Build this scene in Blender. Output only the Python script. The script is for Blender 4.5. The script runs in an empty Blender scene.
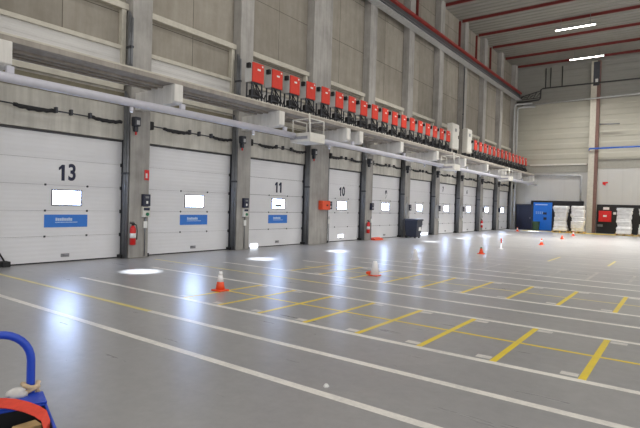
import bpy, bmesh, math, random
from mathutils import Vector, Matrix
random.seed(7)
S = bpy.context.scene
COL = S.collection
PI = math.pi

# ------------------------------------------------------------------ colour / materials
def lin(c):
    def f(v):
        v = v / 255.0
        return v / 12.92 if v <= 0.04045 else ((v + 0.055) / 1.055) ** 2.4
    return (f(c[0]), f(c[1]), f(c[2]), 1.0)

class NT:
    """tiny node helper"""
    def __init__(self, name):
        self.m = bpy.data.materials.new(name); self.m.use_nodes = True
        self.t = self.m.node_tree; self.n = self.t.nodes; self.l = self.t.links
        self.b = self.n['Principled BSDF']
    def node(self, kind, **kw):
        nd = self.n.new(kind)
        for k, v in kw.items(): setattr(nd, k, v)
        return nd
    def link(self, a, b): self.l.new(a, b)
    def coords(self, scale=(1, 1, 1)):
        tc = self.node('ShaderNodeTexCoord'); mp = self.node('ShaderNodeMapping')
        mp.inputs['Scale'].default_value = scale
        self.link(tc.outputs['Object'], mp.inputs['Vector']); return mp.outputs['Vector']
    def noise(self, vec, scale, detail=4, rough=.6):
        n = self.node('ShaderNodeTexNoise'); n.inputs['Scale'].default_value = scale
        n.inputs['Detail'].default_value = detail; n.inputs['Roughness'].default_value = rough
        self.link(vec, n.inputs['Vector']); return n.outputs['Fac']
    def ramp(self, fac, stops):
        r = self.node('ShaderNodeValToRGB'); e = r.color_ramp.elements
        while len(e) < len(stops): e.new(.5)
        for el, (p, c) in zip(e, stops): el.position = p; el.color = c
        self.link(fac, r.inputs['Fac']); return r.outputs['Color']
    def mix(self, fac, a, b, mode='MIX'):
        m = self.node('ShaderNodeMix', data_type='RGBA', blend_type=mode)
        for sock, v in ((m.inputs['Factor'], fac), (m.inputs[6], a), (m.inputs[7], b)):
            if hasattr(v, 'links'): self.link(v, sock)
            else: sock.default_value = v
        return m.outputs[2]
    def bump(self, h, strength, dist=.02):
        b = self.node('ShaderNodeBump'); b.inputs['Strength'].default_value = strength
        b.inputs['Distance'].default_value = dist
        self.link(h, b.inputs['Height']); self.link(b.outputs['Normal'], self.b.inputs['Normal'])

def plain(name, c, rough=.5, metal=0.0, var=.12, scale=6.0, stretch=(1, 1, 1), spec=.5):
    """one colour with a little procedural wear"""
    t = NT(name); base = lin(c)
    v = t.coords(stretch); f = t.noise(v, scale)
    lo = tuple(x * (1 - var) for x in base[:3]) + (1,); hi = tuple(min(1, x * (1 + var)) for x in base[:3]) + (1,)
    t.link(t.ramp(f, [(.3, lo), (.7, hi)]), t.b.inputs['Base Color'])
    t.b.inputs['Roughness'].default_value = rough; t.b.inputs['Metallic'].default_value = metal
    t.b.inputs['Specular IOR Level'].default_value = spec
    return t.m

def emit(name, c, strength):
    t = NT(name); t.b.inputs['Base Color'].default_value = lin(c)
    t.b.inputs['Emission Color'].default_value = lin(c); t.b.inputs['Emission Strength'].default_value = strength
    t.b.inputs['Roughness'].default_value = .2
    return t.m

def floor_mat():
    t = NT('polished_concrete_floor')
    v = t.coords(); n1 = t.noise(v, .35, 5, .6); n2 = t.noise(v, 7, 6, .7)
    vs = t.coords((.25, 2.2, 1)); n3 = t.noise(vs, 2.2, 5, .65)
    c1 = t.ramp(n1, [(.3, lin((150, 149, 150))), (.7, lin((166, 165, 164)))])
    c2 = t.ramp(n2, [(.32, (.91, .91, .91, 1)), (.68, (1.05, 1.05, 1.05, 1))])
    t.link(t.mix(1.0, c1, c2, 'MULTIPLY'), t.b.inputs['Base Color'])
    t.link(t.ramp(n3, [(.3, (.27, .27, .27, 1)), (.7, (.32, .32, .32, 1))]), t.b.inputs['Roughness'])
    t.bump(n3, .022, .02)
    return t.m

def paint_mat(name, c, wear=.5, under=(158, 157, 157)):
    t = NT(name); v = t.coords(); n = t.noise(v, 1.3, 6, .7); n2 = t.noise(v, 22, 4, .7)
    a = t.node('ShaderNodeMath', operation='MULTIPLY_ADD'); t.link(n2, a.inputs[0]); a.inputs[1].default_value = .45
    t.link(n, a.inputs[2])
    k = t.ramp(a.outputs[0], [(.60 + .1 * (1 - wear), (1, 1, 1, 1)), (.80 + .15 * (1 - wear), (1 - wear, 1 - wear, 1 - wear, 1))])
    t.link(t.mix(k, lin(under), lin(c)), t.b.inputs['Base Color'])
    t.b.inputs['Roughness'].default_value = .33
    return t.m

def concrete_mat(name, c, var=.16):
    t = NT(name); base = lin(c); v = t.coords(); n = t.noise(v, 1.1, 6, .65)
    vs = t.coords((3, 3, .25)); s = t.noise(vs, 2.0, 4, .6); f = t.noise(v, 28, 3, .7)
    m = t.node('ShaderNodeMath', operation='ADD'); t.link(n, m.inputs[0]); t.link(s, m.inputs[1])
    lo = tuple(x * (1 - var) for x in base[:3]) + (1,); hi = tuple(min(1, x * (1 + var)) for x in base[:3]) + (1,)
    col = t.ramp(m.outputs[0], [(.75, lo), (1.0, hi)]) if False else t.ramp(n, [(.32, lo), (.68, hi)])
    st = t.ramp(s, [(.35, (.84, .84, .83, 1)), (.6, (1.03, 1.03, 1.03, 1))])
    t.link(t.mix(1.0, col, st, 'MULTIPLY'), t.b.inputs['Base Color'])
    t.b.inputs['Roughness'].default_value = .85; t.bump(f, .12, .01)
    return t.m

def panel_wall_mat():
    """large precast panels with dark joints, tone differs from panel to panel"""
    t = NT('precast_concrete_panels')
    tc = t.node('ShaderNodeTexCoord'); sp = t.node('ShaderNodeSeparateXYZ'); cb = t.node('ShaderNodeCombineXYZ')
    t.link(tc.outputs['Object'], sp.inputs[0]); 
    ay = t.node('ShaderNodeMath', operation='ADD'); t.link(sp.outputs['Y'], ay.inputs[0]); ay.inputs[1].default_value = -.12
    az = t.node('ShaderNodeMath', operation='ADD'); t.link(sp.outputs['Z'], az.inputs[0]); az.inputs[1].default_value = -.2
    t.link(ay.outputs[0], cb.inputs[0]); t.link(az.outputs[0], cb.inputs[1])
    b = t.node('ShaderNodeTexBrick', offset=0.0, squash=1.0)
    for k, x in (('Scale', 1.0), ('Mortar Size', .012), ('Mortar Smooth', .2), ('Bias', 0.0), ('Brick Width', 2.14), ('Row Height', 2.3)):
        b.inputs[k].default_value = x
    b.inputs['Color1'].default_value = lin((165, 159, 148)); b.inputs['Color2'].default_value = lin((147, 141, 131))
    b.inputs['Mortar'].default_value = lin((92, 86, 76))
    t.link(cb.outputs[0], b.inputs['Vector'])
    n = t.noise(t.coords(), 1.6, 6, .7)
    n2 = t.noise(t.coords((1, 2.5, .3)), 1.4, 4, .6)
    c = t.mix(1.0, b.outputs['Color'], t.ramp(n, [(.3, (.86, .86, .85, 1)), (.7, (1.06, 1.06, 1.07, 1))]), 'MULTIPLY')
    c = t.mix(1.0, c, t.ramp(n2, [(.35, (.88, .87, .85, 1)), (.62, (1.02, 1.02, 1.02, 1))]), 'MULTIPLY')
    t.link(c, t.b.inputs['Base Color']); t.b.inputs['Roughness'].default_value = .9
    return t.m

def ribbed(name, c, axis, period, strength=.5, rough=.55, var=.06, lines=.0):
    """sheet cladding whose ribs run across `axis`"""
    t = NT(name); base = lin(c)
    tc = t.node('ShaderNodeTexCoord'); sp = t.node('ShaderNodeSeparateXYZ'); t.link(tc.outputs['Object'], sp.inputs[0])
    m = t.node('ShaderNodeMath', operation='MULTIPLY'); t.link(sp.outputs[axis], m.inputs[0]); m.inputs[1].default_value = 1 / period
    fr = t.node('ShaderNodeMath', operation='FRACT'); t.link(m.outputs[0], fr.inputs[0])
    h = t.ramp(fr.outputs[0], [(0.0, (0, 0, 0, 1)), (.12, (1, 1, 1, 1)), (.5, (1, 1, 1, 1)), (.62, (0, 0, 0, 1))])
    t.bump(h, strength, period * .2)
    n = t.noise(t.coords(), .8, 5, .6)
    lo = tuple(x * (1 - var) for x in base[:3]) + (1,); hi = tuple(min(1, x * (1 + var)) for x in base[:3]) + (1,)
    col = t.ramp(n, [(.3, lo), (.7, hi)])
    if lines:
        seam = t.ramp(fr.outputs[0], [(0.0, (1 - lines,) * 3 + (1,)), (.05, (1, 1, 1, 1)), (.95, (1, 1, 1, 1)), (1.0, (1 - lines,) * 3 + (1,))])
        col = t.mix(1.0, col, seam, 'MULTIPLY')
    t.link(col, t.b.inputs['Base Color']); t.b.inputs['Roughness'].default_value = rough
    return t.m

M = dict(
    floor=floor_mat(),
    white_line=paint_mat('worn_white_line_paint', (240, 236, 228), .4),
    yellow_line=paint_mat('yellow_line_paint', (240, 212, 56), .25),
    pale_yellow=paint_mat('pale_worn_yellow_paint', (228, 212, 120), .4),
    faint=paint_mat('worn_out_line_paint', (192, 188, 182), .8),
    pad=paint_mat('pale_floor_sticker', (222, 218, 212), .45),
    precast=panel_wall_mat(),
    lintel=concrete_mat('lintel_concrete', (205, 202, 194), .12),
    concrete=concrete_mat('pillar_concrete', (168, 165, 161)),
    slab=concrete_mat('ledge_concrete', (158, 151, 143), .12),
    corbel=concrete_mat('pale_corbel_concrete', (222, 219, 214), .08),
    olive=plain('olive_band_surface', (128, 122, 102), .6),
    frame=plain('beige_steel_frame', (196, 191, 178), .55, var=.08),
    lowpanel=ribbed('white_ribbed_panel', (205, 203, 200), 'Z', .18, .35, .6, .07),
    door=ribbed('white_sectional_door', (232, 232, 235), 'Z', .11, .12, .42, .04),
    seam=plain('dark_door_seam', (70, 70, 74), .7),
    seam_light=plain('grey_door_seam', (150, 150, 155), .7),
    steel=plain('galvanised_steel', (128, 130, 134), .45, .6),
    dark_steel=plain('dark_steel', (72, 74, 80), .5, .5),
    black=plain('black_rubber', (28, 28, 31), .6),
    navy=plain('navy_plastic', (28, 33, 58), .4),
    pane=emit('daylight_in_door_window', (182, 207, 255), 36.0),
    gap=emit('daylight_under_door', (235, 242, 255), 3.0),
    blue_sign=plain('blue_sign_plate', (46, 122, 216), .4, var=.04),
    sign_white=plain('white_sign_print', (190, 212, 242), .5, var=.03),
    ink=plain('dark_blue_number', (24, 30, 62), .5),
    tube=plain('pale_lilac_tube', (196, 195, 205), .4, var=.05),
    pale_pipe=plain('pale_grey_pipe', (188, 189, 190), .45, .2),
    red=plain('red_cabinet_front', (208, 56, 40), .45, var=.06),
    cab_side=plain('white_cabinet_sides', (205, 205, 205), .5, var=.05),
    cab_white=plain('white_switch_cabinet', (212, 210, 203), .5, var=.05),
    rail_red=plain('red_crane_girder_paint', (150, 44, 40), .5),
    red_beam=plain('red_roof_steel', (118, 42, 40), .55),
    girder=plain('grey_crane_girder', (82, 84, 86), .5, .2),
    deck=ribbed('roof_sheet', (140, 138, 132), 'Y', .55, .9, .6, .08, .35),
    clad=ribbed('beige_cladding', (180, 177, 164), 'Z', .9, .3, .55, .04, .06),
    clad_top=ribbed('grey_upper_cladding', (144, 143, 137), 'Z', .6, .3, .6, .05, .08),
    smooth=ribbed('pale_wall_panels', (192, 191, 188), 'X', 1.1, .06, .5, .03, .05),
    band=plain('grey_wall_band', (154, 152, 143), .6, var=.05),
    dark_board=plain('black_wall_board', (34, 32, 34), .55),
    rust=plain('red_brown_column_paint', (122, 92, 84), .6),
    bluepaint=plain('bright_blue_door_paint', (30, 118, 222), .4, var=.05),
    trolley_blue=plain('blue_trolley_paint', (32, 72, 190), .35, var=.08),
    trolley_black=plain('black_trolley_inside', (16, 17, 22), .7),
    strap=plain('orange_red_strap', (222, 72, 52), .6, var=.1, scale=30),
    cloth=plain('white_cloth', (214, 210, 204), .9, var=.08, scale=20),
    rope=plain('beige_rope', (206, 182, 150), .9, var=.15, scale=40),
    wood=plain('pale_wood', (205, 172, 120), .8, var=.2, scale=14),
    cone_orange=plain('orange_cone_plastic', (240, 84, 40), .45, var=.05),
    cone_white=plain('white_cone_sleeve', (246, 244, 246), .5, var=.04),
    cone_yellow=plain('yellow_cone_tip', (214, 190, 70), .5),
    brown=plain('brown_hole', (90, 58, 40), .7),
    ext_red=plain('extinguisher_red', (206, 32, 30), .3),
    green=plain('green_label', (34, 120, 84), .5),
    orange_box=plain('orange_red_box', (226, 82, 46), .45),
    bin=plain('dark_blue_bin_plastic', (38, 43, 58), .45),
    wrap=plain('white_stretch_wrapped_goods', (236, 235, 233), .35, var=.10, scale=5),
    cream=plain('cream_gantry_paint', (214, 211, 203), .5, var=.06),
    paper=plain('white_paper', (230, 230, 228), .8, var=.03),
    lamp=emit('fluorescent_diffuser', (255, 252, 244), 9.0),
    spotlens=emit('spot_lens', (225, 236, 255), 1.0),
    bluepipe=plain('blue_pipe_paint', (44, 96, 190), .4),
    blackpipe=plain('black_pipe', (46, 46, 48), .5),
    redsign=plain('red_sign', (216, 34, 36), .45),
    green_dark=plain('dark_green_plastic', (52, 84, 66), .5),
)

# ------------------------------------------------------------------ mesh building
class MB:
    def __init__(self): self.bm = bmesh.new(); self.mi = 0
    def _faces(self, fs):
        for f in fs: f.material_index = self.mi
    def box(self, x0, y0, z0, x1, y1, z1, mat=None):
        vs = [self.bm.verts.new(Vector(p)) for p in ((x0,y0,z0),(x1,y0,z0),(x1,y1,z0),(x0,y1,z0),(x0,y0,z1),(x1,y0,z1),(x1,y1,z1),(x0,y1,z1))]
        if mat is not None:
            for v in vs: v.co = mat @ v.co
        self._faces([self.bm.faces.new([vs[i] for i in q]) for q in ((3,2,1,0),(4,5,6,7),(0,1,5,4),(1,2,6,5),(2,3,7,6),(3,0,4,7))]); return self
    def prism(self, pts, d):
        """closed polygon pts (3-D) pushed along the vector d"""
        d = Vector(d); a = [self.bm.verts.new(Vector(p)) for p in pts]; b = [self.bm.verts.new(Vector(p) + d) for p in pts]
        n = len(a); fs = [self.bm.faces.new(a[::-1]), self.bm.faces.new(b)]
        fs += [self.bm.faces.new([a[i], a[(i+1) % n], b[(i+1) % n], b[i]]) for i in range(n)]
        self._faces(fs); return self
    def tube(self, pts, r, seg=10, closed=False):
        pts = [Vector(p) for p in pts]; rings = []; n = len(pts)
        up = None
        for i, p in enumerate(pts):
            if closed: t = pts[(i+1) % n] - pts[i-1]
            else: t = pts[min(i+1, n-1)] - pts[max(i-1, 0)]
            t.normalize()
            if up is None: up = t.orthogonal().normalized()
            up = (up - t * up.dot(t)); up = up.normalized() if up.length > 1e-6 else t.orthogonal().normalized()
            s = t.cross(up)
            rr = r[i] if isinstance(r, (list, tuple)) else r
            rings.append([self.bm.verts.new(p + rr * (math.cos(2*PI*k/seg) * up + math.sin(2*PI*k/seg) * s)) for k in range(seg)])
        fs = []
        for i in range(n if closed else n - 1):
            A, B = rings[i], rings[(i+1) % n]
            for k in range(seg):
                f = self.bm.faces.new([A[k], A[(k+1) % seg], B[(k+1) % seg], B[k]]); f.smooth = True; fs.append(f)
        if not closed: fs += [self.bm.faces.new(rings[0][::-1]), self.bm.faces.new(rings[-1])]
        self._faces(fs); return self
    def lathe(self, prof, c=(0, 0, 0), seg=20, sq=None):
        """profile [(r, z)] spun about z"""
        c = Vector(c); rings = []
        for r, z in prof: rings.append([self.bm.verts.new(c + Vector((r*math.cos(2*PI*k/seg), r*math.sin(2*PI*k/seg), z))) for k in range(seg)])
        fs = []
        for A, B in zip(rings, rings[1:]):
            for k in range(seg):
                f = self.bm.faces.new([A[k], A[(k+1) % seg], B[(k+1) % seg], B[k]]); f.smooth = True; fs.append(f)
        fs += [self.bm.faces.new(rings[0][::-1]), self.bm.faces.new(rings[-1])]
        self._faces(fs); return self
    def build(self, name, mats, parent=None, bevel=0.0, loc=None):
        self.bm.normal_update()
        bmesh.ops.recalc_face_normals(self.bm, faces=self.bm.faces)
        me = bpy.data.meshes.new(name); self.bm.to_mesh(me); self.bm.free()
        for m in (mats if isinstance(mats, (list, tuple)) else [mats]): me.materials.append(m)
        o = bpy.data.objects.new(name, me); COL.objects.link(o)
        if parent is not None: o.parent = parent
        if loc is not None: o.location = loc
        if bevel:
            b = o.modifiers.new('bevel', 'BEVEL'); b.width = bevel; b.segments = 2; b.limit_method = 'ANGLE'
        return o

def tag(o, label=None, cat=None, group=None, kind=None):
    for k, v in (('label', label), ('category', cat), ('group', group), ('kind', kind)):
        if v: o[k] = v
    return o

def empty(name, loc=(0, 0, 0), rz=0.0):
    o = bpy.data.objects.new(name, None); COL.objects.link(o); o.location = loc; o.rotation_euler = (0, 0, rz)
    o.empty_display_size = .2; return o

def dup(root, loc=None):
    r = root.copy(); COL.objects.link(r)
    if loc is not None: r.location = loc
    for ch in list(root.children):
        c = ch.copy(); COL.objects.link(c); c.parent = r
        for g in list(ch.children):
            d = g.copy(); COL.objects.link(d); d.parent = c
    return r

def text(name, body, size, m, parent, loc, face='X', extrude=.004, bold=.0):
    cu = bpy.data.curves.new(name, 'FONT'); cu.body = body; cu.size = size; cu.extrude = extrude; cu.offset = bold
    cu.align_x = 'CENTER'; cu.align_y = 'CENTER'
    tmp = bpy.data.objects.new(name, cu); COL.objects.link(tmp)
    dg = bpy.context.evaluated_depsgraph_get(); me = bpy.data.meshes.new_from_object(tmp.evaluated_get(dg))
    bpy.data.objects.remove(tmp); me.materials.clear(); me.materials.append(m); me.name = name
    o = bpy.data.objects.new(name, me); COL.objects.link(o); o.parent = parent; o.location = loc
    R = Matrix(((0, 0, 1), (1, 0, 0), (0, 1, 0))) if face == 'X' else Matrix(((1, 0, 0), (0, 0, -1), (0, 1, 0)))
    o.rotation_euler = R.to_euler(); o.scale = (.78, 1, 1); return o

ORD = ['first','second','third','fourth','fifth','sixth','seventh','eighth','ninth','tenth','eleventh','twelfth','thirteenth',
       'fourteenth','fifteenth','sixteenth','seventeenth','eighteenth','nineteenth','twentieth']

# ------------------------------------------------------------------ shell
XW = -13.40      # face of the dock wall
XD = -13.36      # face of the dock doors
XP = -13.00      # front of the pillars
YE = 48.0        # end wall
ZR = 15.0        # roof sheet
XR, YB = 14.0, -9.0

fl = MB().box(XW - .4, YB, -.3, XR, YE + .4, 0).build('floor', M['floor']); tag(fl, kind='structure')
cl = MB().box(XW - .4, YB, ZR, XR, YE + .4, ZR + .25).build('ceiling', M['deck']); tag(cl, kind='structure')
wl = MB().box(XW - .4, YB, 0, XW, YE, ZR).build('wall_left', M['precast']); tag(wl, kind='structure')
wb = MB()
wb.box(XW, YE, 0, -6.9, YE + .3, 5.15); wb.box(-6.9, YE, 0, XR, YE + .3, 5.45)
wb.mi = 1; wb.box(XW, YE - .03, 5.15, -6.9, YE + .3, 5.9); wb.box(-6.9, YE - .03, 5.45, XR, YE + .3, 6.2)
wb.mi = 2; wb.box(XW, YE, 5.9, -6.9, YE + .3, 11.3); wb.box(-6.9, YE, 6.2, XR, YE + .3, 11.3)
wb.mi = 3; wb.box(XW, YE, 11.3, XR, YE + .3, ZR)
wbo = wb.build('wall_back', [M['smooth'], M['band'], M['clad'], M['clad_top']]); tag(wbo, kind='structure')

# painted markings lie in the floor's surface
wm, ym, pm, fm, pad = MB(), MB(), MB(), MB(), MB()
def hline(b, y, w, x0, x1, z=.0015): b.box(x0, y - w/2, 0, x1, y + w/2, z)
for y, x0, pale in ((3.64, -11.5, 0), (4.63, -6.6, 1), (5.62, -10.5, 0), (7.73, -11.0, 0), (8.83, -6.2, 1), (9.84, -10.6, 0)):
    hline(wm, y, .10, x0, 4)
    if pale: hline(pm, y, .09, x0 - 6.2, x0)
for y, x0 in ((11.95, -9.4), (13.04, -8.0), (14.05, -9.0)): hline(wm, y, .09, x0, 4)
for y in (16.16, 17.3, 18.35, 20.5, 21.6, 22.6, 24.7, 25.8, 26.8, 29.0, 31.1, 33.3): hline(fm, y, .10, -9.0, 4)
hline(ym, 6.70, .06, -7.4, 2); hline(pm, 10.9, .05, -8.5, 2); hline(fm, 15.1, .05, -7, 2)
for y0, y1, xs, b, w in ((5.67, 7.68, [-.81 - .9*k for k in range(-2, 8)], ym, .075), (9.9, 11.9, [-.95 - .9*k for k in range(-2, 9)], ym, .075),
                         (14.1, 16.1, [-1.1 - .9*k for k in range(0, 8)], fm, .07), (18.4, 20.45, [-2.0 - 1.8*k for k in range(0, 2)], pm, .07)):
    for x in xs:
        b.box(x - w/2, y0, 0, x + w/2, y1, .002)
        if b is ym:
            pad.box(x - .22, y0 + .06, 0, x - .05, y0 + .17, .003); pad.box(x + .05, y1 - .16, 0, x + .24, y1 - .05, .003)
ym.box(-11.6, 44.7, 0, 2, 46.6, .002)
for b, n, m in ((wm, 'white_line_marking', 'white_line'), (ym, 'yellow_line_marking', 'yellow_line'), (pm, 'pale_line_marking', 'pale_yellow'),
                (fm, 'faded_line_marking', 'faint'), (pad, 'sticker_marking', 'pad')):
    b.build(n, M[m], fl)

# ------------------------------------------------------------------ doors
RIGHT = [8.35, 12.63, 16.90, 21.50, 25.78, 30.06, 34.34, 38.62, 42.90, 47.18]   # right edge of each door = left side of a pillar
PIL = [(4.07, 4.72)] + [(r, r + .65) for r in RIGHT]
PIL[3] = (16.90, 18.40); PIL[10] = (47.18, 47.85)
NUM = [13, 12, 11, 10, 9, 8, 7, 6, 5, 4]
HW = 1.625
SEC = .672
def make_door(i):
    n = NUM[i]; cy = RIGHT[i] - HW
    root = empty('door_%d' % (i + 1), (XD, cy, 0)); LE = PIL[i][1] + .01 - cy
    lab = {13: 'white sectional dock door numbered 13 with blue sign, at the far left', 12: 'white dock door with blue sign and no number, right of door 13',
           11: 'white dock door numbered 11 with blue sign below its window', 10: 'white dock door numbered 10 just right of the wide double pillar',
           9: 'white dock door numbered 9, right of the pillar with the second fire extinguisher', 8: 'white dock door without number behind the dark blue bin',
           7: 'white dock door with small 7 in its upper left corner, next right of the bin', 6: 'white dock door with small 6 high up, fourth from the back wall',
           5: 'narrow-looking white dock door, second from the back wall', 4: 'white dock door nearest the back wall and its blue door'}[n]
    if n == 6: lab = 'white dock door with small 6 high up, third from the back wall'
    tag(root, lab, 'door', 'dock doors along the left wall', 'structure')
    strong = n in (11, 9, 7, 6, 5)
    g = .011 if strong else .006
    p = MB()
    for k in range(5):
        p.box(-.05, LE, .02 + SEC*k + g*.5, 0, HW, .02 + SEC*(k+1) - g*.5)
    p.build('door_panel', M['door'], root, bevel=.004)
    MB().box(-.055, LE, .02, -.02, HW, .02 + SEC*5).build('seam_backing', M['seam' if strong else 'seam_light'], root)
    MB().box(-.06, LE, .02 + SEC*5, .05, HW + .02, .06 + SEC*5).build('top_seal', M['seam'], root)
    MB().box(-.05, LE, 0, .006, HW, .03).build('bottom_seal', M['black'], root)
    # window
    w0, w1, z0, z1 = -.37, .37, 1.53, 1.89
    fr = MB(); t = .035
    fr.box(-.01, w0 - t, z0 - t, .025, w1 + t, z0); fr.box(-.01, w0 - t, z1, .025, w1 + t, z1 + t)
    fr.box(-.01, w0 - t, z0, .025, w0, z1); fr.box(-.01, w1, z0, .025, w1 + t, z1)
    f = fr.build('window_frame', M['dark_steel'] if n in (10, 11) else M['steel'], root, bevel=.005)
    MB().box(-.01, w0, z0, .012, w1, z1).build('window_pane', M['pane'], f)
    if n == 11:
        MB().box(.012, -.22, 1.57, .016, .22, 1.69).build('window_notice', M['steel'], f)
    # sign
    if n in (13, 12, 11):
        s = MB().box(0, -.575, .925, .012, .575, 1.26).build('sign', M['blue_sign'], root, bevel=.003)
        tm = MB(); rr = random.Random(3); y = -.29
        for k in range(8):
            w = .043 + .012 * rr.random(); tm.box(.012, y, 1.095, .015, y + w, 1.165 + .012 * (k % 3 == 0)); y += w + .008
        y = -.29
        for k in range(17):
            w = .018 + .016 * rr.random(); tm.box(.012, y, 1.045, .0145, y + w, 1.068); y += w + .008
        tm.build('sign_lettering', M['sign_white'], s)
    def one(y): 
        return MB().prism([(0, y - .03, 2.16), (0, y + .05, 2.16), (0, y + .05, 2.58), (0, y - .02, 2.58), (0, y - .10, 2.50), (0, y - .10, 2.43), (0, y - .03, 2.48)], (.012, 0, 0)).build('number', M['ink'], root)
    if n in (13, 11, 10):
        one(-.12)
        if n == 11: one(.12)
        else: text('number', str(n - 10), .60, M['ink'], root, (.008, .13, 2.37), bold=.016)
    elif n == 9:
        text('number', str(n), .60, M['ink'], root, (.008, 0.0 if n != 9 else .05, 2.37), bold=.016)
    elif n == 7: text('number', '7', .42, M['ink'], root, (.008, -.62, 3.0), bold=.02)
    elif n == 6: text('number', '6', .40, M['ink'], root, (.008, -.35, 2.98), bold=.02)
    # hinges
    for z in (SEC + .02, 2*SEC + .02, 3*SEC + .02):
        for y in (-.56, .56):
            MB().box(0, y - .026, z - .026, .02, y + .026, z + .026).build('hinge', M['dark_steel'], root, bevel=.008)
    for z in (SEC, 2*SEC, 3*SEC, 4*SEC):
        MB().box(0, HW - .09, z - .04, .03, HW - .02, z + .06).build('roller_bracket', M['dark_steel'], root, bevel=.006)
    h = MB(); h.box(0, -.13, .13, .012, .09, .22)
    h.tube([(.012, -.08, .19), (.045, -.08, .19), (.045, .04, .19), (.012, .04, .19)], .012, 6)
    h.build('pull_handle', M['seam_light'], root)
    # guide rails on both sides
    for sy in (-1, 1):
        r = MB(); y = HW if sy == 1 else LE
        r.box(.01, min(y, y - sy*.05), 0, .05, max(y, y - sy*.05), 4.5)
        r.box(.05, min(y, y - sy*.018), 0, .14, max(y, y - sy*.018), 4.5)
        r.build('guide_rail', M['dark_steel'], root)
        q = MB(); q.tube([(.2, y - sy*.045, .1), (.2, y - sy*.045, 4.5)], .035, 8); q.build('counterweight_tube', M['steel'], root)
        MB().box(.0, min(y - sy*.14, y + sy*.0), 0, .22, max(y - sy*.14, y + sy*.0), .1).build('rubber_foot', M['black'], root, bevel=.01)
    if n == 13:
        MB().box(.0, -1.62, 0, .25, -1.44, .13).build('rubber_foot', M['black'], root, bevel=.015)
        MB().tube([(.06, -1.5, .1), (.04, -1.85, .75)], .02, 6).build('strut', M['dark_steel'], root)
    if n == 8: MB().box(.0, .1, .02, .012, 1.4, .13).build('light_gap', M['gap'], root)
    if n == 11: MB().box(.0, -1.55, .0, .014, -1.15, .15).build('light_gap', M['gap'], root)
    if n == 10: MB().box(.0, -.22, .17, .014, .22, .33).build('low_window', M['gap'], root)
    return root
for i in range(10): make_door(i)

# lintels between the doors and the ledge, and the framed bays above it
for i in range(10):
    y0, y1 = RIGHT[i] - 2*HW - .38, RIGHT[i]
    b = MB().box(XW, y0, 3.44, XW + .10, y1, 4.86).build('trim_%d' % (i + 1), M['lintel']); tag(b, kind='structure')
    MB().box(XW, y0, 4.86, XW + .22, y1 - .14, 5.0).build('ledger', M['frame'], b); MB().box(XW + .10, y0, 4.42, XW + .115, y1 - .05, 4.80).build('olive_band', M['olive'], b)  # thin olive strip, darker than the lintel it lies on
    fr = empty('trim_%d' % (i + 21), (XW, y0, 5.0)); tag(fr, kind='structure')
    L = y1 - y0
    MB().box(0, 0, 2.18, .2, L, 2.36).build('rail', M['frame'], fr, bevel=.01)
    MB().box(0, 0, 0, .10, L - .2, 1.02).build('panel', M['lowpanel'], fr)
    MB().box(0, 0, 1.02, .16, L - .2, 1.14).build('sill', M['frame'], fr, bevel=.01)
    MB().box(0, L - .2, 0, .17, L - .06, 2.18).build('post', M['frame'], fr, bevel=.01)

# ------------------------------------------------------------------ pillars with corbels
PLAB = ['concrete pillar left of door 13 at the picture edge', 'concrete pillar between doors 13 and 12 with a red extinguisher', 'concrete pillar between door 12 and door 11',
        'wide double concrete pillar with an orange box beside door 10', 'concrete pillar between doors 10 and 9 with an extinguisher', 'concrete pillar behind the dark blue bin',
        'concrete pillar second right of the bin', 'concrete pillar third right of the bin', 'concrete pillar fourth right of the bin',
        'concrete pillar second from the back wall', 'concrete pillar in the corner by the back wall']
for i, (a, b) in enumerate(PIL):
    m = MB()
    if i == 3:
        m.box(XW, a, 0, XP, b - .42, ZR); m.box(XW, b - .42, 0, XP - .12, b, ZR)
    else: m.box(XW, a, 0, XP, b, ZR)
    p = m.build('concrete_pillar', M['concrete'], bevel=.02)
    tag(p, PLAB[i], 'pillar', 'concrete pillars of the dock wall', 'structure')
    ys = [a + .33] if i != 3 else [a + .2, b - .3]
    for y in ys:
        c = MB()
        c.prism([(XP - .02, y - .2, 4.80), (-12.4, y - .2, 4.80), (-12.4, y - .2, 4.86), (-11.2, y - .2, 4.86), (-11.2, y - .2, 4.40), (-11.3, y - .2, 4.33), (-12.2, y - .2, 4.33), (XP - .02, y - .2, 4.30)], (0, .28, 0))
        tag(c.build('concrete_corbel', M['corbel'], bevel=.015), 'pale concrete corbel under the ledge on the ' + PLAB[i], 'corbel', 'corbels under the ledge', 'structure')

lg = MB().box(-12.36, YB + 6, 4.86, -11.25, YE - .02, 4.98).build('trim_40', M['slab'], bevel=.01); tag(lg, 'concrete ledge slab running along the dock wall above the doors', 'ledge', None, 'structure')
MB().box(-11.31, YB + 6, 4.98, -11.25, YE - .02, 5.02).build('edge_angle', M['frame'], lg)
for x in (-12.34, -12.05, -11.8): MB().box(x, YB + 6, 4.80, x + .09, YE - .02, 4.86).build('joist', M['slab'], lg)

# ------------------------------------------------------------------ long pale tube under the corbels
for a, b, lab in ((YB + 6, 13.31, 'long pale tube under the ledge, run nearest the viewer above doors 13 and 12'), (14.24, 26.26, 'long pale tube under the ledge between the first and second cage platform'),
                  (27.19, 36.76, 'long pale tube under the ledge between the second and third cage platform'), (37.69, 47.3, 'short pale tube under the ledge beyond the last cage platform')):
    tb = empty('overhead_tube', (-11.0, a, 4.07)); tag(tb, lab, 'pipe', 'pale tubes under the ledge')
    MB().tube([(0, 0, 0), (0, b - a, 0)], .10, 16).build('tube', M['tube'], tb)
    for (p, q) in PIL:
        if a < p + .26 < b - .4: MB().box(-.16, p + .26 - a, .02, -.08, p + .4 - a, .26).build('hanger', M['tube'], tb)

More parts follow.
